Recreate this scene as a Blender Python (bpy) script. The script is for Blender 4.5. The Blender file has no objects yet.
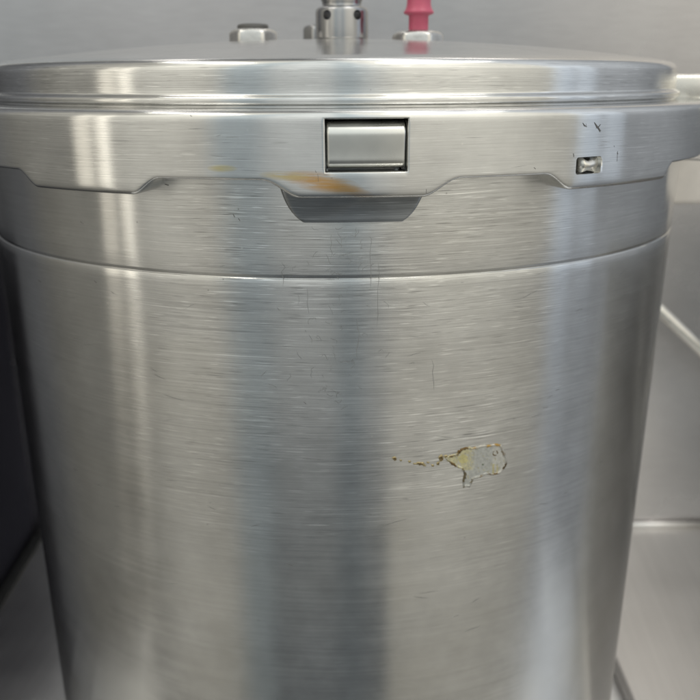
import bpy, bmesh, math, random
from mathutils import Vector, Matrix, noise as mnoise

S = 0.17                      # pot radius in metres; every length below is in pot radii and multiplied by S
sc = bpy.context.scene
COL = sc.collection
R = math.radians

# ------------------------------------------------------------------ camera
cd = bpy.data.cameras.new("camera")
cam = bpy.data.objects.new("camera", cd)
COL.objects.link(cam)
sc.camera = cam
CAMP = Vector((0.3251, -2.7397, 0.0))
pitch, roll, yaw = 0.3032, -0.0042, -0.1021
fw = Vector((math.sin(yaw) * math.cos(pitch), math.cos(yaw) * math.cos(pitch), -math.sin(pitch)))
rt = Vector((math.cos(yaw), -math.sin(yaw), 0))
up = rt.cross(fw)
M = Matrix((rt, up, -fw)).transposed()
cam.matrix_world = Matrix.Translation(CAMP * S) @ (M @ Matrix.Rotation(roll, 3, 'Z')).to_4x4()
cd.sensor_fit = 'HORIZONTAL'
cd.sensor_width = 36
cd.lens = 36 * 865.2 / 700
cd.clip_start = 0.01
cd.clip_end = 100
cd.dof.use_dof = True
cd.dof.focus_distance = 1.72 * S
cd.dof.aperture_fstop = 14

# ------------------------------------------------------------------ world: the kitchen round the camera, by direction
# (azimuth 0 = from the pot towards the camera, positive = to the right), linear brightness
AZ = [(-180, .06), (-125, .08), (-106, .14), (-93, .21), (-83, .27), (-73, .28), (-65, .28), (-60, .35), (-56, .49), (-49, .62),
      (-40, .64), (-30, .55), (-24, .43), (-16, .41), (-10, .54), (-2, .58), (5, .54), (8.5, .40),
      (13, .42), (17, .56), (26, .66), (40, .74), (50, .74), (60, .66), (70, .58), (75, .54), (80, .50), (92, .38), (100, .39), (112, .36), (128, .26), (150, .16)]
w = bpy.data.worlds.new("World")
sc.world = w
w.use_nodes = True
nt = w.node_tree
N, L = nt.nodes, nt.links
bg = N["Background"]
tc = N.new("ShaderNodeTexCoord")
sep = N.new("ShaderNodeSeparateXYZ")
L.new(tc.outputs["Generated"], sep.inputs[0])


def wmath(op, a, b=None, c=None):
    n = N.new("ShaderNodeMath")
    n.operation = op
    for i, v in enumerate((a, b, c)):
        if v is None:
            continue
        if isinstance(v, (int, float)):
            n.inputs[i].default_value = v
        else:
            L.new(v, n.inputs[i])
    return n.outputs[0]


az = wmath('ARCTAN2', sep.outputs[0], wmath('MULTIPLY', sep.outputs[1], -1))
azn = wmath('MULTIPLY_ADD', az, 1 / (2 * math.pi), 0.5)
ramp = N.new("ShaderNodeValToRGB")
L.new(azn, ramp.inputs[0])
cr = ramp.color_ramp
while len(cr.elements) > 1:
    cr.elements.remove(cr.elements[-1])


def tint(a, v):
    # warm lamp light left and right of centre, bluer daylight in the gaps and at the far right
    if -30 < a < -12 or 6 < a < 16:
        t = (0.89, 1.0, 1.03)
    elif a > 76:
        t = (0.95, 1.0, 1.05)
    elif -12 < a < 25:
        t = (0.97, 1.0, 0.97)
    elif a < -100:
        t = (0.98, 1.0, 1.03)
    else:
        t = (1.03, 1.0, 0.89)
    return [v * k for k in t] + [1]


for i, (a, v) in enumerate(AZ):
    e = cr.elements[0] if i == 0 else cr.elements.new((a + 180) / 360)
    e.position = (a + 180) / 360
    e.color = tint(a, v)
elr = N.new("ShaderNodeValToRGB")          # by height: dim floor, mid walls, brighter ceiling
L.new(wmath('MULTIPLY_ADD', sep.outputs[2], 0.5, 0.5), elr.inputs[0])
er = elr.color_ramp
er.elements[0].position = 0.0
er.elements[0].color = (.16, .155, .14, 1)
er.elements[1].position = 1.0
er.elements[1].color = (2.2, 2.2, 2.2, 1)
for p_, v_ in ((.20, .50), (.33, .69), (.42, .74), (.465, .84), (.50, .98), (.525, 1.25), (.57, 1.7), (.70, 1.9)):
    e = er.elements.new(p_)
    e.color = (v_, v_, v_, 1)
mul = N.new("ShaderNodeMixRGB")
mul.blend_type = 'MULTIPLY'
mul.inputs[0].default_value = 1
L.new(ramp.outputs[0], mul.inputs[1])
L.new(elr.outputs[0], mul.inputs[2])
# the person taking the picture: a dark bluish shape low in front of the pot


def wrange(v, a, b, c, d):
    n = N.new("ShaderNodeMapRange")
    n.interpolation_type = 'SMOOTHSTEP'
    L.new(v, n.inputs[0])
    for i, x in enumerate((a, b, c, d)):
        n.inputs[i + 1].default_value = x
    return n.outputs[0]


azd = wmath('MULTIPLY', az, 180 / math.pi)
room = mul.outputs[0]
# bright kitchen windows: (azimuth from, to, lowest direction z, softness of that edge, colour)
for a0, a1, zl, zs, colr in ((-68.3, -62.8, -.20, .05, (.95, .88, .74)), (-61.3, -57.0, -.20, .05, (.95, .88, .74)), (-59.4, -57.0, -.36, .11, (.62, .59, .52)),
                             (76.5, 84.5, -.22, .16, (.20, .25, .31)), (86, 93.5, -.14, .12, (.30, .35, .41))):
    mk = wmath('MULTIPLY', wmath('MULTIPLY', wrange(azd, a0 - .3, a0 + .3, 0, 1), wrange(azd, a1 - .3, a1 + .3, 1, 0)),
               wmath('MULTIPLY', wrange(sep.outputs[2], zl - zs, zl + zs, 0, 1), wrange(sep.outputs[2], .35, .5, 1, 0)))
    ad = N.new("ShaderNodeMixRGB")
    ad.blend_type = 'ADD'
    L.new(mk, ad.inputs[0])
    L.new(room, ad.inputs[1])
    ad.inputs[2].default_value = (*colr, 1)
    room = ad.outputs[0]
pm = wmath('MULTIPLY', wmath('MULTIPLY', wrange(azd, -20, -13, 0, 1), wrange(azd, 21, 27, 1, 0)), wrange(sep.outputs[2], -.47, -.40, 1, 0))
dark = N.new("ShaderNodeMixRGB")
L.new(pm, dark.inputs[0])
L.new(room, dark.inputs[1])
dark.inputs[2].default_value = (.085, .094, .100, 1)
L.new(dark.outputs[0], bg.inputs[0])
bg.inputs[1].default_value = 1.0


# ------------------------------------------------------------------ lamps (ceiling panels of the kitchen)
def area(name, loc, target, sx, sy, radiance, color):
    ld = bpy.data.lights.new(name, 'AREA')
    ld.shape = 'RECTANGLE'
    ld.size, ld.size_y = sx, sy
    ld.energy = radiance * math.pi * sx * sy
    ld.color = color
    o = bpy.data.objects.new(name, ld)
    COL.objects.link(o)
    o.location = loc
    o.rotation_euler = (Vector(target) - Vector(loc)).to_track_quat('-Z', 'Y').to_euler()
    return o


area("ceiling_lamp", (-0.9, -0.5, 1.9), (0, 0, 0), 1.1, .14, 12.0, (1, .97, .90))
area("ceiling_lamp", (0.85, -0.5, 1.9), (0, 0, 0), 1.1, .14, 12.0, (1, .98, .93))
area("ceiling_lamp", (0.2, 0.35, 1.6), (0, 0.2, 0), .9, .3, 2.2, (1, .98, .94))

sc.view_settings.view_transform = 'Standard'
sc.view_settings.look = 'None'
sc.view_settings.gamma = 1
sc.view_settings.exposure = 0
sc.cycles.use_denoising = True
sc.cycles.max_bounces = 8
sc.cycles.glossy_bounces = 6
sc.cycles.sample_clamp_indirect = 4


# ------------------------------------------------------------------ material helpers
class NG:
    def __init__(self, name):
        self.m = bpy.data.materials.new(name)
        self.m.use_nodes = True
        self.t = self.m.node_tree
        self.b = self.t.nodes["Principled BSDF"]

    def n(self, typ, **kw):
        o = self.t.nodes.new(typ)
        for k, v in kw.items():
            setattr(o, k, v)
        return o

    def put(self, sock, v):
        if isinstance(v, (int, float)):
            sock.default_value = v
        elif isinstance(v, (tuple, list)):
            sock.default_value = v
        else:
            self.t.links.new(v, sock)

    def math(self, op, a, b=None, c=None, clamp=False):
        o = self.n("ShaderNodeMath", operation=op, use_clamp=clamp)
        for i, v in enumerate((a, b, c)):
            if v is not None:
                self.put(o.inputs[i], v)
        return o.outputs[0]

    def noise(self, vec, scale, detail=3, rough=.55, off=0.0):
        mp = self.n("ShaderNodeMapping")
        self.put(mp.inputs["Vector"], vec)
        mp.inputs["Scale"].default_value = scale
        mp.inputs["Location"].default_value = (off, off * 1.7, off)
        o = self.n("ShaderNodeTexNoise")
        o.inputs["Scale"].default_value = 1
        o.inputs["Detail"].default_value = detail
        o.inputs["Roughness"].default_value = rough
        self.t.links.new(mp.outputs[0], o.inputs["Vector"])
        return o.outputs["Fac"]

    def range(self, v, a, b, c, d):
        o = self.n("ShaderNodeMapRange", clamp=True)
        self.put(o.inputs[0], v)
        for i, x in enumerate((a, b, c, d)):
            o.inputs[i + 1].default_value = x
        return o.outputs[0]

    def mix(self, f, a, b, blend='MIX'):
        o = self.n("ShaderNodeMixRGB", blend_type=blend)
        self.put(o.inputs[0], f)
        self.put(o.inputs[1], a)
        self.put(o.inputs[2], b)
        return o.outputs[0]


def plain(name, col, rough=.5, metal=0.0, bumps=0.0, scale=200, vary=.1):
    g = NG(name)
    t = g.n("ShaderNodeTexCoord").outputs["Object"]
    f = g.noise(t, (scale,) * 3, 4)
    k = g.range(f, .3, .7, 1 - vary, 1 + vary)
    g.put(g.b.inputs["Base Color"], g.mix(1, tuple(col) + (1,), k, 'MULTIPLY'))
    g.b.inputs["Metallic"].default_value = metal
    g.put(g.b.inputs["Roughness"], g.range(f, .3, .7, rough * .85, min(1, rough * 1.15)))
    if bumps:
        b = g.n("ShaderNodeBump")
        b.inputs["Strength"].default_value = 1
        b.inputs["Distance"].default_value = bumps
        g.put(b.inputs["Height"], f)
        g.put(g.b.inputs["Normal"], b.outputs[0])
    return g.m


def stain_mask(g, u, v, u0, v0, a, b, slope, streak):
    du = g.math('SUBTRACT', u, u0)
    dv = g.math('SUBTRACT', g.math('SUBTRACT', v, v0), g.math('MULTIPLY', du, slope))
    q = g.math('ADD', g.math('POWER', g.math('ABSOLUTE', g.math('DIVIDE', du, a)), 2), g.math('POWER', g.math('ABSOLUTE', g.math('DIVIDE', dv, b)), 2))
    m = g.range(q, .1, 1.0, 1, 0)
    return g.math('MULTIPLY', m, streak)


def brushed(name, base=(.60, .60, .59), rough=.36, aniso=.9, line=1.0, stains=(), grime=0.0, spots=1.0, body=False):
    """Turned aluminium: brush marks run round the pot; UV u = angle in radians, v = length in pot radii."""
    g = NG(name)
    uvn = g.n("ShaderNodeUVMap")
    sp = g.n("ShaderNodeSeparateXYZ")
    g.put(sp.inputs[0], uvn.outputs[0])
    u, v = sp.outputs[0], sp.outputs[1]
    warp = g.noise(uvn.outputs[0], (3, 3, 1), 1, off=3)
    v2 = g.math('ADD', v, g.math('MULTIPLY', g.math('SUBTRACT', warp, .5), .012))
    cb = g.n("ShaderNodeCombineXYZ")
    g.put(cb.inputs[0], u)
    g.put(cb.inputs[1], v2)
    uv = cb.outputs[0]
    fine = g.noise(uv, (3, 420, 1), 3, .7)
    med = g.noise(uv, (1.6, 95, 1), 2, .5, 7)
    sharp = g.noise(uv, (6, 240, 1), 1, .5, 13)
    blot = g.noise(uv, (9, 9, 1), 5, .6, 21)
    area_m = g.noise(uv, (3.0, 4, 1), 2, .5, 31)
    # long bright single scratches
    scr = g.range(sharp, .66, .80, 0, 1)
    h = g.math('ADD', g.math('MULTIPLY', fine, .55), g.math('ADD', g.math('MULTIPLY', med, .35), g.math('MULTIPLY', scr, -.35)))
    amp = g.range(area_m, .35, .65, .5, 1.25)
    if body:                  # the scouring marks are strongest in the middle of the wall and fade below and to the sides
        wu = g.math('MULTIPLY', g.range(u, -.42, -.10, .22, 1), g.range(u, .42, .78, 1, .30))
        wv = g.range(g.math('ADD', v, g.math('MULTIPLY', area_m, .3)), -1.0, -.62, .15, 1)
        amp = g.math('MULTIPLY', amp, g.math('MULTIPLY', wu, wv))
    h = g.math('MULTIPLY', h, amp)
    bp = g.n("ShaderNodeBump")
    bp.inputs["Strength"].default_value = .28 * line
    bp.inputs["Distance"].default_value = .00022
    g.put(bp.inputs["Height"], h)
    g.put(g.b.inputs["Normal"], bp.outputs[0])
    # colour: oxide film varies a little, brush lines dark and bright
    k = g.math('MULTIPLY_ADD', g.math('MULTIPLY', g.math('SUBTRACT', fine, .5), 1.35 * line), amp, 1)
    k = g.math('MULTIPLY', k, g.range(med, .3, .7, 1 - .02 * line, 1 + .02 * line))
    dash = g.noise(uv, (16, 330, 1), 1, .5, 57)
    k = g.math('MULTIPLY', k, g.math('MULTIPLY_ADD', g.math('MULTIPLY', g.range(dash, .64, .74, 0, 1), .55 * line), amp, 1))
    k = g.math('MULTIPLY', k, g.math('SUBTRACT', 1, g.math('MULTIPLY', g.math('MULTIPLY', g.range(dash, .36, .27, 0, 1), .40 * line), amp)))
    k = g.math('MULTIPLY', k, g.range(blot, .3, .7, .93, 1.05))
    cloud = g.noise(uv, (2.4, 3.6, 1), 3, .6, 71)
    k = g.math('MULTIPLY', k, g.range(cloud, .3, .7, .92, 1.06))
    k = g.math('MULTIPLY', k, g.math('MULTIPLY_ADD', g.math('MULTIPLY', scr, .50 * line), amp, 1))
    c = g.mix(1, tuple(base) + (1,), k, 'MULTIPLY')
    # tiny dark pits and white nicks
    vo = g.n("ShaderNodeTexVoronoi")
    mp = g.n("ShaderNodeMapping")
    g.put(mp.inputs["Vector"], uv)
    mp.inputs["Scale"].default_value = (26, 26, 1)
    g.put(vo.inputs["Vector"], mp.outputs[0])
    vo.inputs["Scale"].default_value = 1
    sel = g.n("ShaderNodeSeparateXYZ")
    g.put(sel.inputs[0], vo.outputs["Color"])
    pit = g.math('MULTIPLY', g.range(vo.outputs["Distance"], .02, .055, 1, 0), g.range(sel.outputs[0], .84, .85, 0, 1))
    nick = g.math('MULTIPLY', g.range(vo.outputs["Distance"], .03, .07, 1, 0), g.range(sel.outputs[0], .10, .11, 1, 0))
    c = g.mix(g.math('MULTIPLY', pit, .55 * spots), c, (.10, .09, .08, 1))
    c = g.mix(g.math('MULTIPLY', nick, .6 * spots), c, (.85, .84, .80, 1))
    if grime:
        gm = g.range(g.noise(uv, (2.2, 3.0, 1), 4, .55, 43), .45, .7, 0, grime)
        c = g.mix(gm, c, (.50, .46, .36, 1))
    for (u0, v0, a, b, slope, colr, amt) in stains:
        st = g.range(g.noise(uv, (9, 130, 1), 5, .75, u0 * 50 + 5), .34, .52, 0, 1)
        c = g.mix(g.math('MULTIPLY', stain_mask(g, u, v, u0, v0, a, b, slope, st), amt), c, tuple(colr) + (1,))
    g.put(g.b.inputs["Base Color"], c)
    g.b.inputs["Metallic"].default_value = 1
    rr = g.math('ADD', g.range(blot, .3, .7, rough - .01, rough + .015), g.math('MULTIPLY', g.math('SUBTRACT', med, .5), .05))
    g.put(g.b.inputs["Roughness"], rr)
    g.b.inputs["Anisotropic"].default_value = aniso
    g.b.inputs["Anisotropic Rotation"].default_value = .25
    tg = g.n("ShaderNodeTangent", direction_type='RADIAL', axis='Z')
    g.put(g.b.inputs["Tangent"], tg.outputs[0])
    return g.m


def steel(name, base, rough, axis, aniso=.5, blot=.06):
    """Brushed sheet steel for flat walls; axis = the direction the brushing runs in object space."""
    g = NG(name)
    t = g.n("ShaderNodeTexCoord").outputs["Object"]
    s = {'X': (6, 500, 500), 'Y': (500, 6, 500), 'Z': (500, 500, 6)}[axis]
    f = g.noise(t, s, 3)
    bl = g.noise(t, (9, 9, 9), 4, .55, 4)
    k = g.math('MULTIPLY', g.range(f, .3, .7, .96, 1.04), g.range(bl, .3, .7, 1 - blot, 1 + blot))
    g.put(g.b.inputs["Base Color"], g.mix(1, tuple(base) + (1,), k, 'MULTIPLY'))
    g.b.inputs["Metallic"].default_value = 1
    g.put(g.b.inputs["Roughness"], g.range(bl, .3, .7, rough - .04, rough + .06))
    b = g.n("ShaderNodeBump")
    b.inputs["Distance"].default_value = .00004
    b.inputs["Strength"].default_value = .5
    g.put(b.inputs["Height"], f)
    b2 = g.n("ShaderNodeBump")
    b2.inputs["Distance"].default_value = .0008
    b2.inputs["Strength"].default_value = .5
    g.put(b2.inputs["Height"], g.noise(t, (5, 5, 5), 2, .5, 9))
    g.put(b2.inputs["Normal"], b.outputs[0])
    g.put(g.b.inputs["Normal"], b2.outputs[0])
    return g.m


ORANGE = (.62, .33, .07)
M_BODY = brushed("brushed_pot_body", (.65, .65, .64), .19, 1.0, 1.0, grime=.15, body=True)
M_SKIRT = brushed("brushed_lid_skirt", (.68, .68, .67), .18, 1.0, .4, stains=(
    (.095, -.189, .075, .021, -.18, ORANGE, .75), (.125, -.198, .065, .013, -.26, (.62, .34, .10), .7),
    (.030, -.176, .050, .010, -.05, (.66, .52, .20), .7), (-.085, -.163, .030, .008, 0, (.70, .58, .25), .7)), spots=.6)
M_LID = brushed("brushed_lid_dome", (.66, .66, .65), .18, .9, .6, spots=.5)
M_TOP = brushed("polished_lid_top", (.66, .65, .63), .20, .3, .12, spots=.3)
M_DARKMETAL = plain("dark_scratch_metal", (.15, .145, .14), .5, .8)
M_LINE = plain("fine_scratch_metal", (.36, .36, .355), .45, 1)
M_LUG = brushed("cast_lug", (.50, .50, .49), .34, .6, .3, spots=.4)
M_CHROME = plain("polished_steel", (.36, .36, .365), .22, 1, scale=60, vary=.08)
M_NUT = plain("cast_nut_metal", (.62, .61, .59), .3, 1, .00015, 300)
M_CAP = plain("dark_grey_plug", (.085, .083, .08), .5, .0, .0001, 400)
M_PINK = plain("pink_valve_plastic", (.47, .085, .145), .35, 0, .00005, 150, .08)
M_HOLE = plain("hole_inside", (.10, .10, .10), .6, 1)
M_HANDLE = plain("handle_metal", (.70, .68, .63), .28, 1, .0001, 120, .05)
M_BRACKET = plain("bracket_paint", (.74, .69, .64), .5, 0, .0001, 120, .05)


# ------------------------------------------------------------------ mesh helpers
def link(name, me, mats, parent=None, smooth=True):
    if not isinstance(mats, (list, tuple)):
        mats = [mats]
    for m in mats:
        me.materials.append(m)
    if smooth:
        me.polygons.foreach_set("use_smooth", [True] * len(me.polygons))
    me.update()
    o = bpy.data.objects.new(name, me)
    COL.objects.link(o)
    if parent:
        o.parent = parent
    return o


def mesh(name, verts, faces, uvs=None, mids=None):
    """verts in pot radii; uvs: one (u, v) per vertex, seam handled by per-corner lists when given."""
    me = bpy.data.meshes.new(name)
    me.from_pydata([(x * S, y * S, z * S) for x, y, z in verts], [], faces)
    if uvs:
        ul = me.uv_layers.new(name="UVMap")
        for p in me.polygons:
            us = [uvs[me.loops[i].vertex_index] for i in p.loop_indices]
            mx = max(a for a, _ in us)
            for i, (a, b) in zip(p.loop_indices, us):
                if mx - a > math.pi:
                    a += 2 * math.pi
                ul.data[i].uv = (a, b)
    if mids:
        me.polygons.foreach_set("material_index", mids)
    return me


def pol(phi, r, z):           # phi in degrees from the direction of the camera side (-y), positive to the right
    a = R(phi)
    return (r * math.sin(a), -r * math.cos(a), z)


def lathe(prof, n=360, cap0=False, cap1=False, vfun=None):
    """prof: [(r, z)]; returns verts, faces, uvs; v = cumulative length unless vfun gives it from z."""
    V, F, U = [], [], []
    ln = [0]
    for i in range(1, len(prof)):
        ln.append(ln[-1] + math.dist(prof[i], prof[i - 1]))
    for i, (r, z) in enumerate(prof):
        for k in range(n):
            ph = -180 + 360 * k / n
            V.append(pol(ph, r, z))
            U.append((R(ph), z if vfun else ln[i]))
    for i in range(len(prof) - 1):
        for k in range(n):
            a, b = i * n + k, i * n + (k + 1) % n
            F.append((a, b, b + n, a + n))
    if cap0:
        F.append(tuple(range(n)))
    if cap1:
        F.append(tuple(range((len(prof) - 1) * n, len(prof) * n))[::-1])
    return V, F, U


def arc(cx, cz, r, a0, a1, n):
    return [(cx + r * math.cos(R(a0 + (a1 - a0) * i / n)), cz + r * math.sin(R(a0 + (a1 - a0) * i / n))) for i in range(n + 1)]


def recalc(me):
    bm = bmesh.new()
    bm.from_mesh(me)
    bmesh.ops.recalc_face_normals(bm, faces=bm.faces)
    bm.to_mesh(me)
    bm.free()


def ribbons(V, F, U, strokes, rad, off=.0004):
    """thin scratch ribbons lying on a cylinder: strokes = ([(phi, z)], width); appended to V, F, U; returns how many faces"""
    n0 = len(F)
    for pts, wd in strokes:
        base = len(V)
        m = len(pts)
        for i, (ph, z) in enumerate(pts):
            p0, p1 = pts[max(0, i - 1)], pts[min(m - 1, i + 1)]
            dx, dz = R(p1[0] - p0[0]), p1[1] - p0[1]
            l = math.hypot(dx, dz) or 1
            nx, nz = -dz / l, dx / l
            ww = wd * (.25 if i in (0, m - 1) else 1) / 2
            rr = rad(z) + off
            for sgn in (1, -1):
                a = ph + math.degrees(nx * ww * sgn)
                b = z + nz * ww * sgn
                V.append(pol(a, rr, b))
                U.append((R(a), b))
        for i in range(m - 1):
            a = base + 2 * i
            F.append((a, a + 1, a + 3, a + 2))
    return len(F) - n0


rnd = random.Random(7)

# ------------------------------------------------------------------ the setting
FLOOR = -2.48
th = R(6.2)                   # the steel niche stands turned a little against the pot
ex = Vector((math.cos(th), math.sin(th), 0))
ey = Vector((-math.sin(th), math.cos(th), 0))
CORNER = Vector((-1.896, 1.396, 0))
thl = R(8.0)
el_ = Vector((math.sin(thl), -math.cos(thl), 0))      # along the left wall, towards the camera


def boxmesh(name, p0, dx, dy, z0, z1, bevel=0.0, seg=2):
    """box on corner p0 spanned by the horizontal vectors dx, dy between z0 and z1"""
    q = [p0, p0 + dx, p0 + dx + dy, p0 + dy]
    vs = [(a.x, a.y, z0) for a in q] + [(a.x, a.y, z1) for a in q]
    me = mesh(name, vs, [(3, 2, 1, 0), (4, 5, 6, 7), (0, 1, 5, 4), (1, 2, 6, 5), (2, 3, 7, 6), (3, 0, 4, 7)])
    recalc(me)
    if bevel:
        bm = bmesh.new()
        bm.from_mesh(me)
        bmesh.ops.bevel(bm, geom=bm.edges[:], offset=bevel * S, segments=seg, profile=.5, affect='EDGES')
        bm.to_mesh(me)
        bm.free()
    return me


def struct(o):
    o["kind"] = "structure"
    return o


M_WALL = steel("wall_steel", (.50, .485, .487), .24, 'X')
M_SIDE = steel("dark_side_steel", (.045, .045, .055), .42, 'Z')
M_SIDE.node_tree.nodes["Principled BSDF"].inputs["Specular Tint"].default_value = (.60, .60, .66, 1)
M_FLOOR = steel("floor_steel", (.80, .80, .80), .36, 'Y')
M_TRAY = steel("tray_steel", (.72, .70, .68), .33, 'Y')
M_SEAM = plain("seam_dirt", (.012, .012, .013), .8)

wb = CORNER - ex * .6
struct(link("back_wall", boxmesh("back_wall", wb, ex * 4.9, ey * .1, FLOOR - .1, 4.2), M_WALL, smooth=False))
wl = CORNER
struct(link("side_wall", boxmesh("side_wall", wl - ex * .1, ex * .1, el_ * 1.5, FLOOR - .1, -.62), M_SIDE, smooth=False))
M_RSIDE = steel("added_side_steel", (.66, .66, .66), .42, 'Z')
struct(link("side_wall", boxmesh("side_wall", CORNER + ex * 4.22, ex * .08, -ey * 2.1, FLOOR - .1, -.82), M_RSIDE, smooth=False))  # unseen wall, added to darken what the back wall and pot edge reflect
struct(link("floor", boxmesh("floor", CORNER - ey * 2.75 - ex * .1, ex * 4.36, ey * 2.75, FLOOR - .2, FLOOR), M_FLOOR, smooth=False))
struct(link("floor_seam", boxmesh("floor_seam", wl - el_ * .05, ex * .035, el_ * 1.95, FLOOR - .01, FLOOR + .03), M_SEAM, smooth=False))
# raised steel plate on the right, its left face in shade
TL = Vector((1.118, .79, 0))                 # a point on its left edge
td = Vector((math.sin(R(4.6)), -math.cos(R(4.6)), 0))
t_back = TL - td * 1.0
plate = link("steel_plate", boxmesh("steel_plate", TL - td * .925, td * 1.85, ex * 1.15, FLOOR + .002, -2.404, .012), M_TRAY, smooth=False)
plate["label"] = "bright raised steel plate lying on the floor to the right of the pot"
plate["category"] = "plate"



def tube(name, pts, r, n=20):
    """round bar through pts (pot radii)"""
    V, F = [], []
    ps = [Vector(p) for p in pts]
    for i, p in enumerate(ps):
        d = (ps[min(i + 1, len(ps) - 1)] - ps[max(i - 1, 0)]).normalized()
        a = d.cross(Vector((0, 0, 1))).normalized() if abs(d.z) < .99 else Vector((1, 0, 0))
        b = d.cross(a)
        for k in range(n):
            t = 2 * math.pi * k / n
            q = p + a * math.cos(t) * r + b * math.sin(t) * r
            V.append(tuple(q))
    for i in range(len(ps) - 1):
        for k in range(n):
            a, b = i * n + k, i * n + (k + 1) % n
            F.append((a, b, b + n, a + n))
    F.append(tuple(range(n))[::-1])
    F.append(tuple(range((len(ps) - 1) * n, len(ps) * n)))
    me = mesh(name, V, F)
    recalc(me)
    return me


M_ROD = plain("rod_steel", (.62, .60, .56), .25, 1, .00005, 80)
lipp = TL - td * .905
lip = link("back_lip", tube("back_lip", [tuple(lipp + Vector((0, 0, -2.392))), tuple(lipp + ex * 1.15 + Vector((0, 0, -2.392)))], .017), M_TRAY, plate)
rod = link("steel_rod", tube("steel_rod", [(.95, 1.28, -.66), (1.35, 1.20, -1.018), (1.54, 1.20, -1.19), (2.2, 1.24, -1.79), (2.90, 1.27, -2.38)], .027), M_ROD)
rod["label"] = "thin round steel rod slanting down against the back wall right of the pot"
rod["category"] = "rod"

# ------------------------------------------------------------------ the pressure cooker
root = bpy.data.objects.new("pressure_cooker", None)
COL.objects.link(root)
root.location = (0, 0, FLOOR * S)
root.empty_display_size = .05
root["label"] = "large worn brushed aluminium pressure cooker with skirted lid and pink valve"
root["category"] = "pressure cooker"


def part(name, me, mats, parent, smooth=True):
    o = link(name, me, mats, None, smooth)
    o.parent = parent
    # keep world coordinates: the root stands at floor height
    o.matrix_parent_inverse = Matrix.Translation((0, 0, -FLOOR * S)) if parent is root else Matrix.Identity(4)
    return o


def rb(z):
    return 1 + .02 * (z + .7)


# pot body: wall, groove, rounded foot
gz = -.3925
prof = []
prof += [(rb(-.12) - .012, -.115), (rb(-.12) - .004, -.118), (rb(-.12), -.126)]
z = -.15
while z > gz + .02:
    prof.append((rb(z), z))
    z -= .04
prof += [(rb(gz), gz + .007), (rb(gz) - .0002, gz + .0055), (rb(gz) - .0030, gz - .0006), (rb(gz) - .0032, gz - .0014),
         (rb(gz) - .0030, gz - .0020), (rb(gz) - .0003, gz - .0030), (rb(gz), gz - .0038), (rb(gz), gz - .022)]
z = gz - .06
while z > FLOOR + .16:
    prof.append((rb(z), z))
    z -= .06
zb = FLOOR + .002
prof += [(rb(zb) - .10 + .10 * math.cos(R(a)), zb + .10 - .10 * math.sin(R(a))) for a in range(0, 91, 10)]
prof.append((.05, zb))
V, F, U = lathe(prof, 480, cap1=True, vfun=True)
mids = [0] * len(F)
# fine handling scratches on the front of the wall
strokes = []
for i in range(80):
    ph, z = rnd.gauss(7, 3.2), rnd.uniform(-.285, -.68)
    a = rnd.uniform(0, 6.28)
    pts = []
    for k in range(rnd.randint(3, 8)):
        pts.append((ph, z))
        a += rnd.gauss(0, .7)
        st = rnd.uniform(.002, .006)
        ph += math.degrees(math.cos(a) * st)
        z += math.sin(a) * st
    strokes.append((pts, rnd.uniform(.0005, .0009)))
for ph, z0, ln_ in ((10.9, -.32, .10), (11.8, -.36, .14), (6.2, -.30, .05), (9.3, -.48, .09), (18.9, -.58, .07), (.4, -.36, .05), (3.3, -.41, .06)):
    pts = [(ph + rnd.gauss(0, .12), z0 - ln_ * k / 5) for k in range(6)]
    strokes.append((pts, .0009))
for i in range(60):
    ph, z = rnd.uniform(-45, 50), rnd.uniform(-.26, -1.3)
    l = rnd.uniform(.5, 3)
    sl = rnd.gauss(0, .004)
    strokes.append(([(ph, z), (ph + l * .5, z + sl), (ph + l, z + sl * 1.6)], rnd.uniform(.0006, .0012)))
k = ribbons(V, F, U, strokes, rb)
mids += [1] * k
dk = [([(2.6, -.668), (2.9, -.673)], .003), ([(-26, -.43), (-25.6, -.434)], .004), ([(-5.2, -.262), (-5, -.268)], .005), ([(-4.6, -.27), (-4.4, -.275)], .004),
      ([(-13.6, -.205), (-13.1, -.207)], .006), ([(-39, -.46), (-38.2, -.463)], .003)]
k = ribbons(V, F, U, dk, rb)
mids += [2] * k
me = mesh("pot_body", V, F, U, mids)
recalc(me)
body = part("pot_body", me, [M_BODY, M_LINE, M_DARKMETAL], root)


# shade under the middle of the skirt, put into a slanted darker patch
def shade_patch(name, ph0, ph1, zt, zbm, rtop, rbot, cham, mat, parent):
    V, F, U = [], [], []
    nu, nv = 60, 14
    for j in range(nv + 1):
        t = j / nv
        z = zt + (zbm - zt) * t
        inset = cham * (1 - math.sqrt(1 - min(t, .999) ** 2)) ** .9
        for i in range(nu + 1):
            s = i / nu
            ph = ph0 + inset + (ph1 - ph0 - 2 * inset) * s
            edge = min(1, min(s, 1 - s) * 40)
            edge = math.sin(edge * math.pi / 2)
            r = rb(z) + .0002 + (rtop - rb(z)) * (1 - t) ** 1.9 * edge
            if j == nv:
                r = rb(z) - .003
            if i in (0, nu):
                r = rb(z) - .003
            V.append(pol(ph, r, z))
            U.append((R(ph), z))
    for j in range(nv):
        for i in range(nu):
            a = j * (nu + 1) + i
            F.append((a, a + nu + 1, a + nu + 2, a + 1))
    n0 = len(V)
    for i in range(nu + 1):                 # top closes back to the wall
        s = i / nu
        V.append(pol(ph0 + (ph1 - ph0) * s, rb(zt) - .003, zt))
        U.append((R(ph0 + (ph1 - ph0) * s), zt))
    for i in range(nu):
        F.append((i, i + 1, n0 + i + 1, n0 + i))
    me = mesh(name, V, F, U)
    recalc(me)
    return part(name, me, mat, parent)


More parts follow.
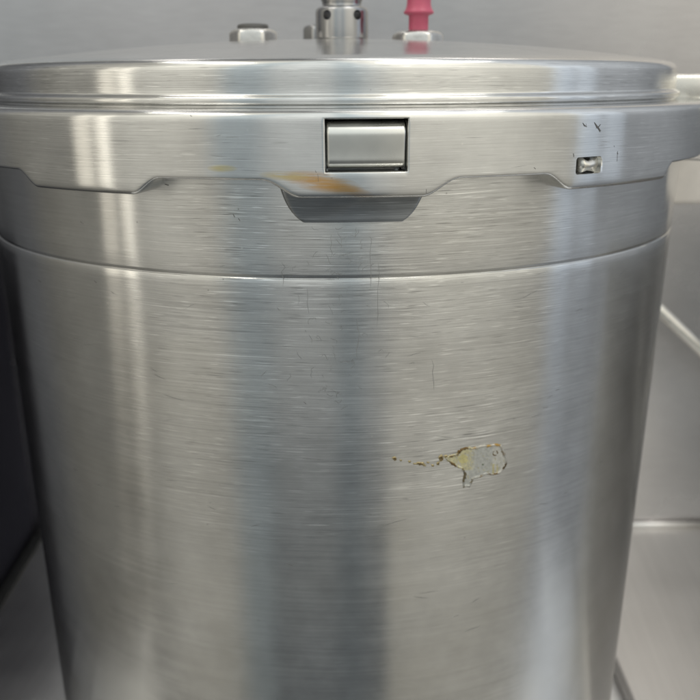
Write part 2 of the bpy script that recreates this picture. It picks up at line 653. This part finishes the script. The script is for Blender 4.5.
M_LUGSHADE = brushed("lug_shade_metal", (.42, .44, .46), .30, .7, .9, spots=.5)  # darker bluish base carries the shade below the skirt
shade_patch("lug_shade", .3, 17.3, -.185, -.283, 1.052, 1.012, 3.8, M_LUGSHADE, body)


# rounded lug behind the skirt window
def pillow(name, ph0, ph1, z0, z1, r0, r1, mat, parent, edge=.018):
    V, F, U = [], [], []
    pr = []
    h = z1 - z0
    nz = 28
    for j in range(nz + 1):                 # vertical profile, rounded strongly at the top
        t = j / nz
        z = z0 + h * t
        top = math.sqrt(max(0, 1 - max(0, (t - .72) / .28) ** 2))
        bot = math.sqrt(max(0, 1 - max(0, (.22 - t) / .22) ** 2.0))
        pr.append((z, min(top, bot) ** .8, t))
    nu = 40
    for z, k, t in pr:
        for i in range(nu + 1):
            s = i / nu
            ph = ph0 + (ph1 - ph0) * s
            d = min(s, 1 - s) * (R(ph1 - ph0)) / edge
            e = math.sqrt(max(0, 1 - max(0, 1 - d) ** 2))
            r = r0 + (r1 - r0) * min(k, .25 + .75 * e, 1)
            r += .0022 * math.sin((t - .5) * 5.0)
            V.append(pol(ph, r, z))
            U.append((R(ph), z))
    for j in range(nz):
        for i in range(nu):
            a = j * (nu + 1) + i
            F.append((a, a + 1, a + nu + 2, a + nu + 1))
    me = mesh(name, V, F, U)
    recalc(me)
    sol = part(name, me, mat, parent)
    return sol


M_PILLOW = plain("smooth_cast_aluminium", (.72, .72, .69), .30, 1, .00002, 90, .04)
pl = pillow("locking_lug", 5.84, 14.10, -.1655, -.0755, 1.045, 1.0785, M_PILLOW, body, .004)

# residue / corrosion patch on the wall -------------------------------------------------
PX0, PY0 = 475.0, 467.0


def px2cyl(x, y):             # local map of the wall round the patch (photograph pixels to angle and height)
    dx, dy = x - PX0, y - PY0
    return 25.22 + .1495 * dx + .00017 * dx * dx + .0065 * dy, -.8521 - .000417 * dx - .002535 * dy


poly = [(330, 150), (345, 140), (375, 132), (385, 118), (410, 105), (440, 106), (470, 98), (500, 96), (530, 92), (548, 100), (558, 125), (568, 150), (571, 172), (558, 195), (540, 212),
        (515, 216), (490, 212), (470, 222), (442, 230), (434, 246), (427, 262), (412, 258), (402, 265), (399, 238), (405, 210), (395, 190), (370, 182), (345, 165)]
poly = [(360 + a / 3.889, 420 + b / 3.889) for a, b in poly]


def sdf(px, py):
    d, ins = 1e9, False
    n = len(poly)
    for i in range(n):
        ax, ay = poly[i]
        bx, by = poly[(i + 1) % n]
        ex_, ey_ = bx - ax, by - ay
        t = max(0, min(1, ((px - ax) * ex_ + (py - ay) * ey_) / (ex_ * ex_ + ey_ * ey_)))
        d = min(d, math.hypot(px - ax - ex_ * t, py - ay - ey_ * t))
        if (ay > py) != (by > py) and px < ax + (py - ay) * ex_ / ey_:
            ins = not ins
    return -d if ins else d


def blob(px, py, cx, cy, rx, ry):
    return (math.hypot((px - cx) / rx, (py - cy) / ry) - 1) * min(rx, ry)


step = .28
nx, ny = int(124 / step), int(52 / step)
grid = {}
V, F, C = [], [], []
vals = {}
for j in range(ny + 1):
    for i in range(nx + 1):
        x, y = 388 + i * step, 439 + j * step
        q = Vector((x * .35, y * .35, 0))
        nz_ = mnoise.noise(q * 1.3) * 1.3 + mnoise.noise(q * 3.1) * .8 + mnoise.noise(q * 6.5) * .35
        d = sdf(x, y) if x > 436 else 9
        d2 = min(blob(x, y, 393, 463.3, 2.2, 2.0), blob(x, y, 409, 464.6, 1.2, .9), blob(x, y, 420, 465.8, 4.6, 1.5), blob(x, y, 441, 459, 2.2, 3.2), blob(x, y, 438, 464.5, 1.3, 1.5), blob(x, y, 428, 464, 1.1, .8), blob(x, y, 432.5, 466.5, 1.6, .7), blob(x, y, 399.5, 464.2, .8, .6), blob(x, y, 413.5, 466.2, .9, .5), blob(x, y, 446, 457, 2.0, 1.2), blob(x, y, 424.5, 467.3, 1.2, .5))
        dd = min(d, d2) + nz_ * .55
        vals[i, j] = (dd, d + nz_ * .55, d2 + nz_ * .55, x, y)


def patch_col(dd, d, d2, x, y):
    q = Vector((x * .5, y * .5, 3))
    n1 = mnoise.noise(q * .9)
    n2 = mnoise.noise(q * 2.3)
    if d < d2:
        k = (x - 460) / 20
        grey = (.50, .505, .48)
        inner = grey
        if x > 492:
            inner = (.58, .57, .53)
        if x + n2 * 5 + n1 * 6 < 472 and y < 470:
            inner = (.60, .56, .36) if n1 > -.25 else (.54, .53, .45)
        if math.hypot(x - 463, y - 459) < 4.5:
            inner = (.60, .55, .28)
        if d > -2.0 + n2 * .9:                                     # brown rim, broken here and there
            edge = (.16, .10, .035)
            if y < 449 and x > 470:
                edge = (.42, .26, .07)
            if x > 500 and y > 455:
                edge = (.09, .065, .03)
            if x < 480 and y > 470:
                edge = (.15, .12, .07)
            f = max(.15, min(1, .72 + mnoise.noise(Vector((x * .16, y * .16, 7))) * 2.2 + n2 * .25))
            return tuple(a * (1 - f) + b * f for a, b in zip(inner, edge)), .0006
        r1 = abs(math.hypot(x - 494.5, y - 453) - 2.4)
        if r1 < .6 and n1 > -.1:
            return (.16, .12, .07), .0004
        if abs(x - 493) < 1.0 and 464 < y < 474 or abs(x - 497) < .7 and 466 < y < 473:
            return (.55, .50, .30), .0005
        if math.hypot(x - 482.5, y - 464.5) < .8:
            return (.15, .2, .12), .0003
        if n1 > .42:
            return (.48, .46, .36), .0004
        return inner, .0004 + n1 * .0002
    if d2 > -.6 + n2 * .4:
        return (.40, .33, .18), .0005
    return (.15, .105, .05), .0009


for j in range(ny):
    for i in range(nx):
        if min(vals[a][0] for a in ((i, j), (i + 1, j), (i, j + 1), (i + 1, j + 1))) < 0:
            f = []
            for a in ((i, j), (i + 1, j), (i + 1, j + 1), (i, j + 1)):
                if a not in grid:
                    dd, d, d2, x, y = vals[a]
                    c, hgt = patch_col(dd, d, d2, x, y)
                    lift = .0003 + (hgt + .0014 * math.exp(-((min(dd, 0) + .9) / .8) ** 2)) * (1 if dd < 0 else 0)
                    ph, z = px2cyl(x, y)
                    grid[a] = len(V)
                    V.append(pol(ph, rb(z) + lift, z))
                    C.append(c)
                f.append(grid[a])
            F.append(tuple(f))
me = mesh("residue_patch", V, F)
recalc(me)
ca = me.color_attributes.new("residue", 'FLOAT_COLOR', 'POINT')
for i, c in enumerate(C):
    ca.data[i].color = (*c, 1)
g = NG("residue")
at = g.n("ShaderNodeAttribute", attribute_name="residue")
tcn = g.n("ShaderNodeTexCoord").outputs["Object"]
g.put(g.b.inputs["Base Color"], g.mix(1, at.outputs["Color"], g.range(g.noise(tcn, (900, 900, 900), 3), .3, .7, .85, 1.15), 'MULTIPLY'))
g.b.inputs["Roughness"].default_value = .42
g.b.inputs["Metallic"].default_value = .6
res = part("residue_patch", me, g.m, body)
res["label"] = "chipped grey and yellow residue patch with brown rim"

# side handle of the pot (right), a squared loop of which the near block shows
hb = bmesh.new()


def addbox(bm, c, s, rotz=0, bev=.01, seg=3):
    r_ = bmesh.ops.create_cube(bm, size=1)
    vs = r_['verts']
    bmesh.ops.scale(bm, vec=Vector(s) * S, verts=vs)
    es = list({e for v in vs for e in v.link_edges})
    bb = bmesh.ops.bevel(bm, geom=es, offset=bev * S, segments=seg, profile=.5, affect='EDGES')
    nv = list({v for f in bb['faces'] for v in f.verts} | {v for v in vs if v.is_valid})
    allv = set(nv)
    stack = list(nv)
    while stack:
        v = stack.pop()
        for e in v.link_edges:
            o = e.other_vert(v)
            if o not in allv:
                allv.add(o)
                stack.append(o)
    bmesh.ops.rotate(bm, cent=(0, 0, 0), matrix=Matrix.Rotation(rotz, 3, 'Z'), verts=list(allv))
    bmesh.ops.translate(bm, vec=Vector(c) * S, verts=list(allv))


addbox(hb, (1.23, .22, -.315), (.46, .13, .145), R(10), .018)
addbox(hb, (1.23, -.22 + .0, -.315 - 9), (.01, .01, .01), 0, .001)
hb.verts.ensure_lookup_table()
bmesh.ops.delete(hb, geom=[v for v in hb.verts if v.co.z < -5 * S], context='VERTS')
me = bpy.data.meshes.new("side_handle")
hb.to_mesh(me)
hb.free()
part("side_handle", me, M_BRACKET, body)

# ------------------------------------------------------------------ the lid
dome = []
za, hh, rr_ = .110, .062, .93
for i in range(0, 40):
    r = .004 + (rr_ - .004) * i / 39
    dome.append((r, za - hh * (r / rr_) ** 2))
dome += [(.945, .0455), (.957, .0425)]
dome += arc(.957, .0185, .0235, 84, 0, 10)
dome += [(.981, .005), (.9812, -.010), (.9812, -.0255), (.9815, -.0285), (.984, -.0305), (.988, -.0315), (.9915, -.0335), (.993, -.037), (.993, -.0435),
         (.9915, -.0465), (.988, -.048), (.985, -.049), (.9845, -.054)]
V, F, U = lathe(dome, 480, cap0=True)
nm = 41 * 480
mids = [1] * nm + [0] * (len(F) - nm - 1) + [1]
me = mesh("lid", V, F, U, mids)
recalc(me)
lid = part("lid", me, [M_LID, M_TOP], root)

# skirt with lugs and windows: an explicit shell so that the windows are real openings
ZU, ZL = -.1865, -.2200
lugs = [(-33.2, -29.8, -15.6, -12.0), (-.9, 3.2, 15.9, 20.0), (30.0, 33.8, 50.4, 52.6)]
for c in (86, 122, 158, -175, -139, -103, -68):
    lugs.append((c - 11, c - 7.5, c + 7.5, c + 11))


def sm(t):
    t = max(0, min(1, t))
    return t * t * (3 - 2 * t)


def zbot(ph):
    for a, b, c, d in lugs:
        if a <= ph <= d:
            return ZU + (ZL - ZU) * min(sm((ph - a) / (b - a)), sm((d - ph) / (d - c)))
    return ZU


H1 = (5.78, 14.16, -.1696, -.0712)        # phi0, phi1, z0, z1
H2 = (34.0, 37.75, -.1895, -.1545)
phs = set(round(-180 + i * .75, 4) for i in range(480))
fine_p = [round(-60 + i * .3, 4) for i in range(400)]
phs |= set(fine_p)
for h in (H1, H2):
    for e in h[:2]:
        phs = {p for p in phs if abs(p - e) > .24}
        phs.add(e)
phs = sorted(phs)
NP = len(phs)
# rows: top lip (from the dome outwards), shoulder, face
rows = [('f', .984, -.0545), ('f', 1.000, -.0550), ('f', 1.030, -.0552), ('f', 1.058, -.0553)]
for r_, z_ in arc(1.064, -.0713 + .0, .0160, 84, 4, 7):
    rows.append(('f', r_, z_ if z_ > -.0700 else -.0702))
rows = [x for x in rows if x[2] > -.0700] + [('f', 1.080, H1[3])]
for z_ in (-.080, -.095, -.110, -.125, -.140, H2[3], -.162, H1[2]):
    rows.append(('f', 1.080, z_))
rows += [('l', 1.080, .25, -.176), ('l', 1.080, .5, -.1800), ('h2', 1.0798, 0, 0)]
rows = rows[:-1]
for t_, r_ in ((.55, 1.0800), (.72, 1.0796), (.82, 1.0785), (.90, 1.0760), (.96, 1.0700), (1.0, 1.0600)):
    rows.append(('l', r_, t_, 0))
# keep only fixed rows then rows interpolated from H1 bottom to the lug edge
fixed = [x for x in rows if x[0] == 'f']
lerp = [('l', 1.0800, .2), ('l', 1.0800, .40)] + [('l', x[1], x[2]) for x in rows if x[0] == 'l' and x[3] == 0]
allrows = fixed + lerp
NR = len(allrows)
TH = .058
V, F, U = [], [], []


def rowz(row, ph):
    if row[0] == 'f':
        return row[2]
    zb_ = zbot(ph)
    lo = zb_
    # inside the small window's lug the lower rows keep clear of the opening
    return H1[2] + (lo - H1[2]) * row[2]


for layer in (0, 1):
    for row in allrows:
        for ph in phs:
            z = rowz(row, ph)
            if layer == 0:
                r = row[1]
                # edges of the recessed (unlugged) stretches roll in more than the lug ends
                if row[0] == 'l':
                    lugness = (ZU - zbot(ph)) / (ZU - ZL)
                    r = 1.08 - (1.08 - r) * (1 - .55 * lugness)
                    # fillet dimple where a lug rises into the skirt
                    for a, b, c, d in lugs[:3]:
                        for s0, s1 in ((a, b), (d, c)):
                            mid = s0 + (s1 - s0) * .45
                            wdt = abs(s1 - s0) * .7
                            r -= .0 * math.exp(-((ph - mid) / wdt) ** 2) * sm(row[2])
                V.append(pol(ph, r, z))
            else:
                V.append(pol(ph, row[1] - TH if row[1] > 1.04 else row[1], min(z, -.0553 - .016) if row[1] <= 1.075 and row[0] == 'f' else (z + .002 if row[0] == 'l' else z)))
            U.append((R(ph), z))
off = NR * NP


def hole(i, j):
    p0, p1 = phs[i], phs[(i + 1) % NP]
    pm = (p0 + p1) / 2
    if allrows[j + 1][0] != 'f':
        return False
    zm = (allrows[j][2] + allrows[j + 1][2]) / 2
    return H1[0] < pm < H1[1] and H1[2] < zm < H1[3]


for j in range(NR - 1):
    for i in range(NP):
        i2 = (i + 1) % NP
        if hole(i, j):
            continue
        F.append((j * NP + i, j * NP + i2, (j + 1) * NP + i2, (j + 1) * NP + i))
        if j >= 3:
            F.append((off + j * NP + i, off + (j + 1) * NP + i, off + (j + 1) * NP + i2, off + j * NP + i2))
        for (di, dj, a, b) in ((-1, 0, (j, i), (j + 1, i)), (1, 0, (j, i2), (j + 1, i2)), (0, -1, (j, i), (j, i2)), (0, 1, (j + 1, i), (j + 1, i2))):
            jj = j + dj
            if 0 <= jj < NR - 1 and hole((i + di) % NP, jj):
                A, B = a[0] * NP + a[1], b[0] * NP + b[1]
                F.append((A, B, off + B, off + A))
for i in range(NP):
    i2 = (i + 1) % NP
    a, b = (NR - 1) * NP + i, (NR - 1) * NP + i2
    F.append((a, b, off + b, off + a))
me = mesh("skirt", V, F, U)
bm = bmesh.new()
bm.from_mesh(me)
bmesh.ops.recalc_face_normals(bm, faces=bm.faces)
bm.verts.ensure_lookup_table()
be = []
for e in bm.edges:
    if len(e.link_faces) == 2 and e.calc_face_angle(0) > R(55):
        m_ = (e.verts[0].co + e.verts[1].co) / 2 / S
        ph_ = math.degrees(math.atan2(m_.x, -m_.y))
        if math.hypot(m_.x, m_.y) > 1.078 and H1[0] - .3 < ph_ < H1[1] + .3:
            be.append(e)
bmesh.ops.bevel(bm, geom=be, offset=.0028 * S, segments=3, profile=.5, affect='EDGES')
bm.to_mesh(me)
bm.free()
# stamped marks and knocks on the skirt
mme_strokes = [([(34.5, -.086), (34.8, -.092), (35.15, -.094)], .0028), ([(35.0, -.088), (35.05, -.095)], .002), ([(36.2, -.086), (36.6, -.094), (36.8, -.097), (37.3, -.104)], .0038), ([(36.5, -.098), (36.9, -.095), (37.2, -.090)], .0022), ([(36.9, -.100), (37.2, -.106)], .004),
               ([(33.5, -.146), (33.6, -.153)], .005), ([(40.3, -.147), (40.35, -.168)], .003), ([(40.25, -.150), (40.4, -.153)], .005),
               ([(28.4, -.170), (28.6, -.173)], .004), ([(5.0, -.172), (5.05, -.187)], .0018), ([(4.75, -.166), (4.85, -.170)], .003),
               ([(-8.0, -.064), (-7.9, -.066)], .004), ([(16.2, -.204), (16.2, -.213)], .0018), ([(39.6, -.135), (39.7, -.138)], .003)]
V2, F2, U2 = [], [], []
ribbons(V2, F2, U2, mme_strokes, lambda z: 1.08, .0005)
n1_ = len(F2)
ms = []
for i in range(16):
    ph, z = rnd.uniform(-34, 55), rnd.uniform(-.075, -.18)
    if H1[0] - 3 < ph < H1[1] + .3 and H1[2] - .01 < z < H1[3] + .01:
        continue
    if H2[0] - 3 < ph < H2[1] + .5 and z < -.145:
        continue
    l = rnd.uniform(.3, 2.0)
    sl = rnd.gauss(0, .003)
    ms.append(([(ph, z), (ph + l * .5, z + sl * .5), (ph + l, z + sl)], rnd.uniform(.0005, .001)))
ribbons(V2, F2, U2, ms, lambda z: 1.08, .0005)
sk2 = mesh("marks", V2, F2, U2, [1] * n1_ + [2] * (len(F2) - n1_))
bm = bmesh.new()
bm.from_mesh(me)
bm.from_mesh(sk2)
bm.to_mesh(me)
bm.free()
bpy.data.meshes.remove(sk2)
skirt = part("skirt", me, [M_SKIRT, M_DARKMETAL, M_LINE], lid)
skirt.data.polygons.foreach_set("use_smooth", [True] * len(skirt.data.polygons))
skirt.data.set_sharp_from_angle(angle=R(50))


def cut(obj, cutter):
    """real boolean cut, baked so that no helper stays in the scene"""
    md = obj.modifiers.new("cut", 'BOOLEAN')
    md.object = cutter
    md.operation = 'DIFFERENCE'
    md.solver = 'EXACT'
    bpy.context.view_layer.update()
    dg = bpy.context.evaluated_depsgraph_get()
    nm_ = bpy.data.meshes.new_from_object(obj.evaluated_get(dg))
    obj.modifiers.remove(md)
    obj.data = nm_
    bpy.data.objects.remove(cutter)


# small window in the right lug: rounded pocket
def arcbox(ph0, ph1, z0, z1, r0, r1, cr_=.006, n=6):
    pts = []
    rad = math.degrees(cr_ / 1.08)
    for cx, cz, a0 in ((ph1 - rad, z1 - cr_, 0), (ph0 + rad, z1 - cr_, 90), (ph0 + rad, z0 + cr_, 180), (ph1 - rad, z0 + cr_, 270)):
        for k in range(n + 1):
            a = R(a0 + 90 * k / n)
            pts.append((cx + rad * math.cos(a), cz + cr_ * math.sin(a)))
    m = len(pts)
    V = [pol(p, r0, z) for p, z in pts] + [pol(p, r1, z) for p, z in pts]
    F = [tuple(range(m)), tuple(range(m, 2 * m))[::-1]] + [(i, (i + 1) % m, m + (i + 1) % m, m + i) for i in range(m)]
    me = mesh("cutter", V, F)
    recalc(me)
    return me


ct = bpy.data.objects.new("cutter", arcbox(*H2[:2], H2[2], H2[3], 1.030, 1.12))
COL.objects.link(ct)
cut(skirt, ct)
# waisted insert seen in the small window
V, F, U = [], [], []
ins = [(35.35, -.1550, 1.050), (35.4, -.1565, 1.072), (35.8, -.1610, 1.074), (36.2, -.1640, 1.0755), (36.8, -.1610, 1.0755), (37.3, -.1570, 1.074), (37.74, -.1550, 1.072)]
inb = [(35.35, -.1885, 1.050), (35.4, -.1880, 1.072), (35.8, -.1860, 1.074), (36.2, -.1835, 1.0755), (36.8, -.1850, 1.0755), (37.3, -.1875, 1.074), (37.74, -.1890, 1.072)]
for a, b in zip(ins, inb):
    for k in range(7):
        t = k / 6
        z = a[1] + (b[1] - a[1]) * t
        r = a[2] - .007 * abs(t - .45) ** 1.2 * 2
        V.append(pol(a[0], r, z))
        U.append((R(a[0]), z))
for i in range(len(ins) - 1):
    for k in range(6):
        q = i * 7 + k
        F.append((q, q + 7, q + 8, q + 1))
me = mesh("lock_pin", V, F, U)
recalc(me)
part("lock_pin", me, M_HANDLE, lid)


def hexnut(name, cx, cy, z0, z1, r, mat, parent, chamfer=.012, rot=0, dome_=.004):
    """six-sided nut with rounded corners and a chamfered top"""
    V, F = [], []
    n = 72

    def rad(k, f):
        a = (360 * k / n + rot) % 60 - 30
        hx = r * .885 / math.cos(R(a))
        return min(hx, r * .985) * (1 - f) + r * .86 * f
    lv = [(z0, 1, 0), (z0 + .004, 1.0, 0), (z1 - chamfer, 1, 0), (z1 - chamfer * .55, 1, .25), (z1 - chamfer * .2, .97, .7), (z1, .93, 1), (z1 + dome_, .6, 1), (z1 + dome_, .1, 1)]
    for z, k_, f in lv:
        for k in range(n):
            q = rad(k, f) * k_
            t = R(360 * k / n)
            V.append((cx + q * math.sin(t), cy - q * math.cos(t), z))
    for j in range(len(lv) - 1):
        for k in range(n):
            a, b = j * n + k, j * n + (k + 1) % n
            F.append((a, b, b + n, a + n))
    F.append(tuple(range((len(lv) - 1) * n, len(lv) * n)))
    me = mesh(name, V, F)
    recalc(me)
    return part(name, me, mat, parent)


def turned(name, cx, cy, prof, mat, parent, n=64, cap0=True, cap1=True):
    V, F, U = lathe(prof, n, cap0, cap1)
    V = [(x + cx, y + cy, z) for x, y, z in V]
    me = mesh(name, V, F, U)
    recalc(me)
    return part(name, me, mat, parent)


def dz(x, y):
    return za - hh * (math.hypot(x, y) / rr_) ** 2


# pressure post in the middle, two cross holes, narrower neck above
px, py, pr_ = .0515, -.25, .0715
post = turned("steam_post", px, py, [(pr_ - .003, .096), (pr_ - .002, .1045), (pr_, .107), (pr_, .172), (pr_ - .001, .178), (pr_ - .004, .1825), (pr_ - .010, .186),
                                     (pr_ - .018, .1875), (.053, .1885), (.0535, .199), (.056, .203), (.056, .26), (.052, .266), (.030, .268)], M_CHROME, lid)
for ang, zz in ((-27, .163), (42, .163), (135, .163), (-150, .163)):
    bmc = bmesh.new()
    bmesh.ops.create_cone(bmc, cap_ends=True, segments=32, radius1=.0125 * S, radius2=.0125 * S, depth=.06 * S)
    d = Vector(pol(ang, 1, 0))
    bmesh.ops.rotate(bmc, cent=(0, 0, 0), matrix=Vector((0, 0, 1)).rotation_difference(d).to_matrix(), verts=bmc.verts)
    bmesh.ops.translate(bmc, vec=(Vector((px, py, zz)) + d * .068) * S, verts=bmc.verts)
    mc = bpy.data.meshes.new("c")
    bmc.to_mesh(mc)
    bmc.free()
    mc.materials.append(M_HOLE)
    c_ = bpy.data.objects.new("cutter", mc)
    COL.objects.link(c_)
    cut(post, c_)
post.data.set_sharp_from_angle(angle=R(35))

hexnut("small_nut", -.058, .08, .100, .158, .048, M_CHROME, lid, rot=10)
# safety plug on the left
hexnut("plug_nut", -.194, -.25, .098, .1315, .0665, M_NUT, lid, rot=24)
turned("plug_cap", -.194, -.25, [(.041, .130), (.043, .134), (.0425, .141), (.039, .1445), (.030, .146), (.004, .1465)], M_CAP, lid, 48)
# float valve on the right
hexnut("valve_nut", .257, -.25, .090, .1215, .070, M_NUT, lid, rot=30)
turned("float_valve", .259, -.25, [(.030, .118), (.0275, .122), (.0265, .128), (.0265, .160), (.028, .1625), (.0375, .166), (.0405, .169), (.0405, .171), (.0385, .174),
                                   (.0350, .180), (.0325, .188), (.0315, .205), (.032, .209), (.032, .216), (.010, .2175)], M_PINK, lid, 64)

# lid handle on the right: cast bar with a slot
hb = bmesh.new()
addbox(hb, (1.30, .16, -.030), (.62, .15, .082), R(8), .016)
addbox(hb, (1.24, .135, -.0655), (.50, .15, .020), R(8), .006)
me = bpy.data.meshes.new("lid_handle")
hb.to_mesh(me)
hb.free()
part("lid_handle", me, M_HANDLE, lid)
for o in COL.objects:
    if o.name.startswith("cutter"):
        bpy.data.objects.remove(o)
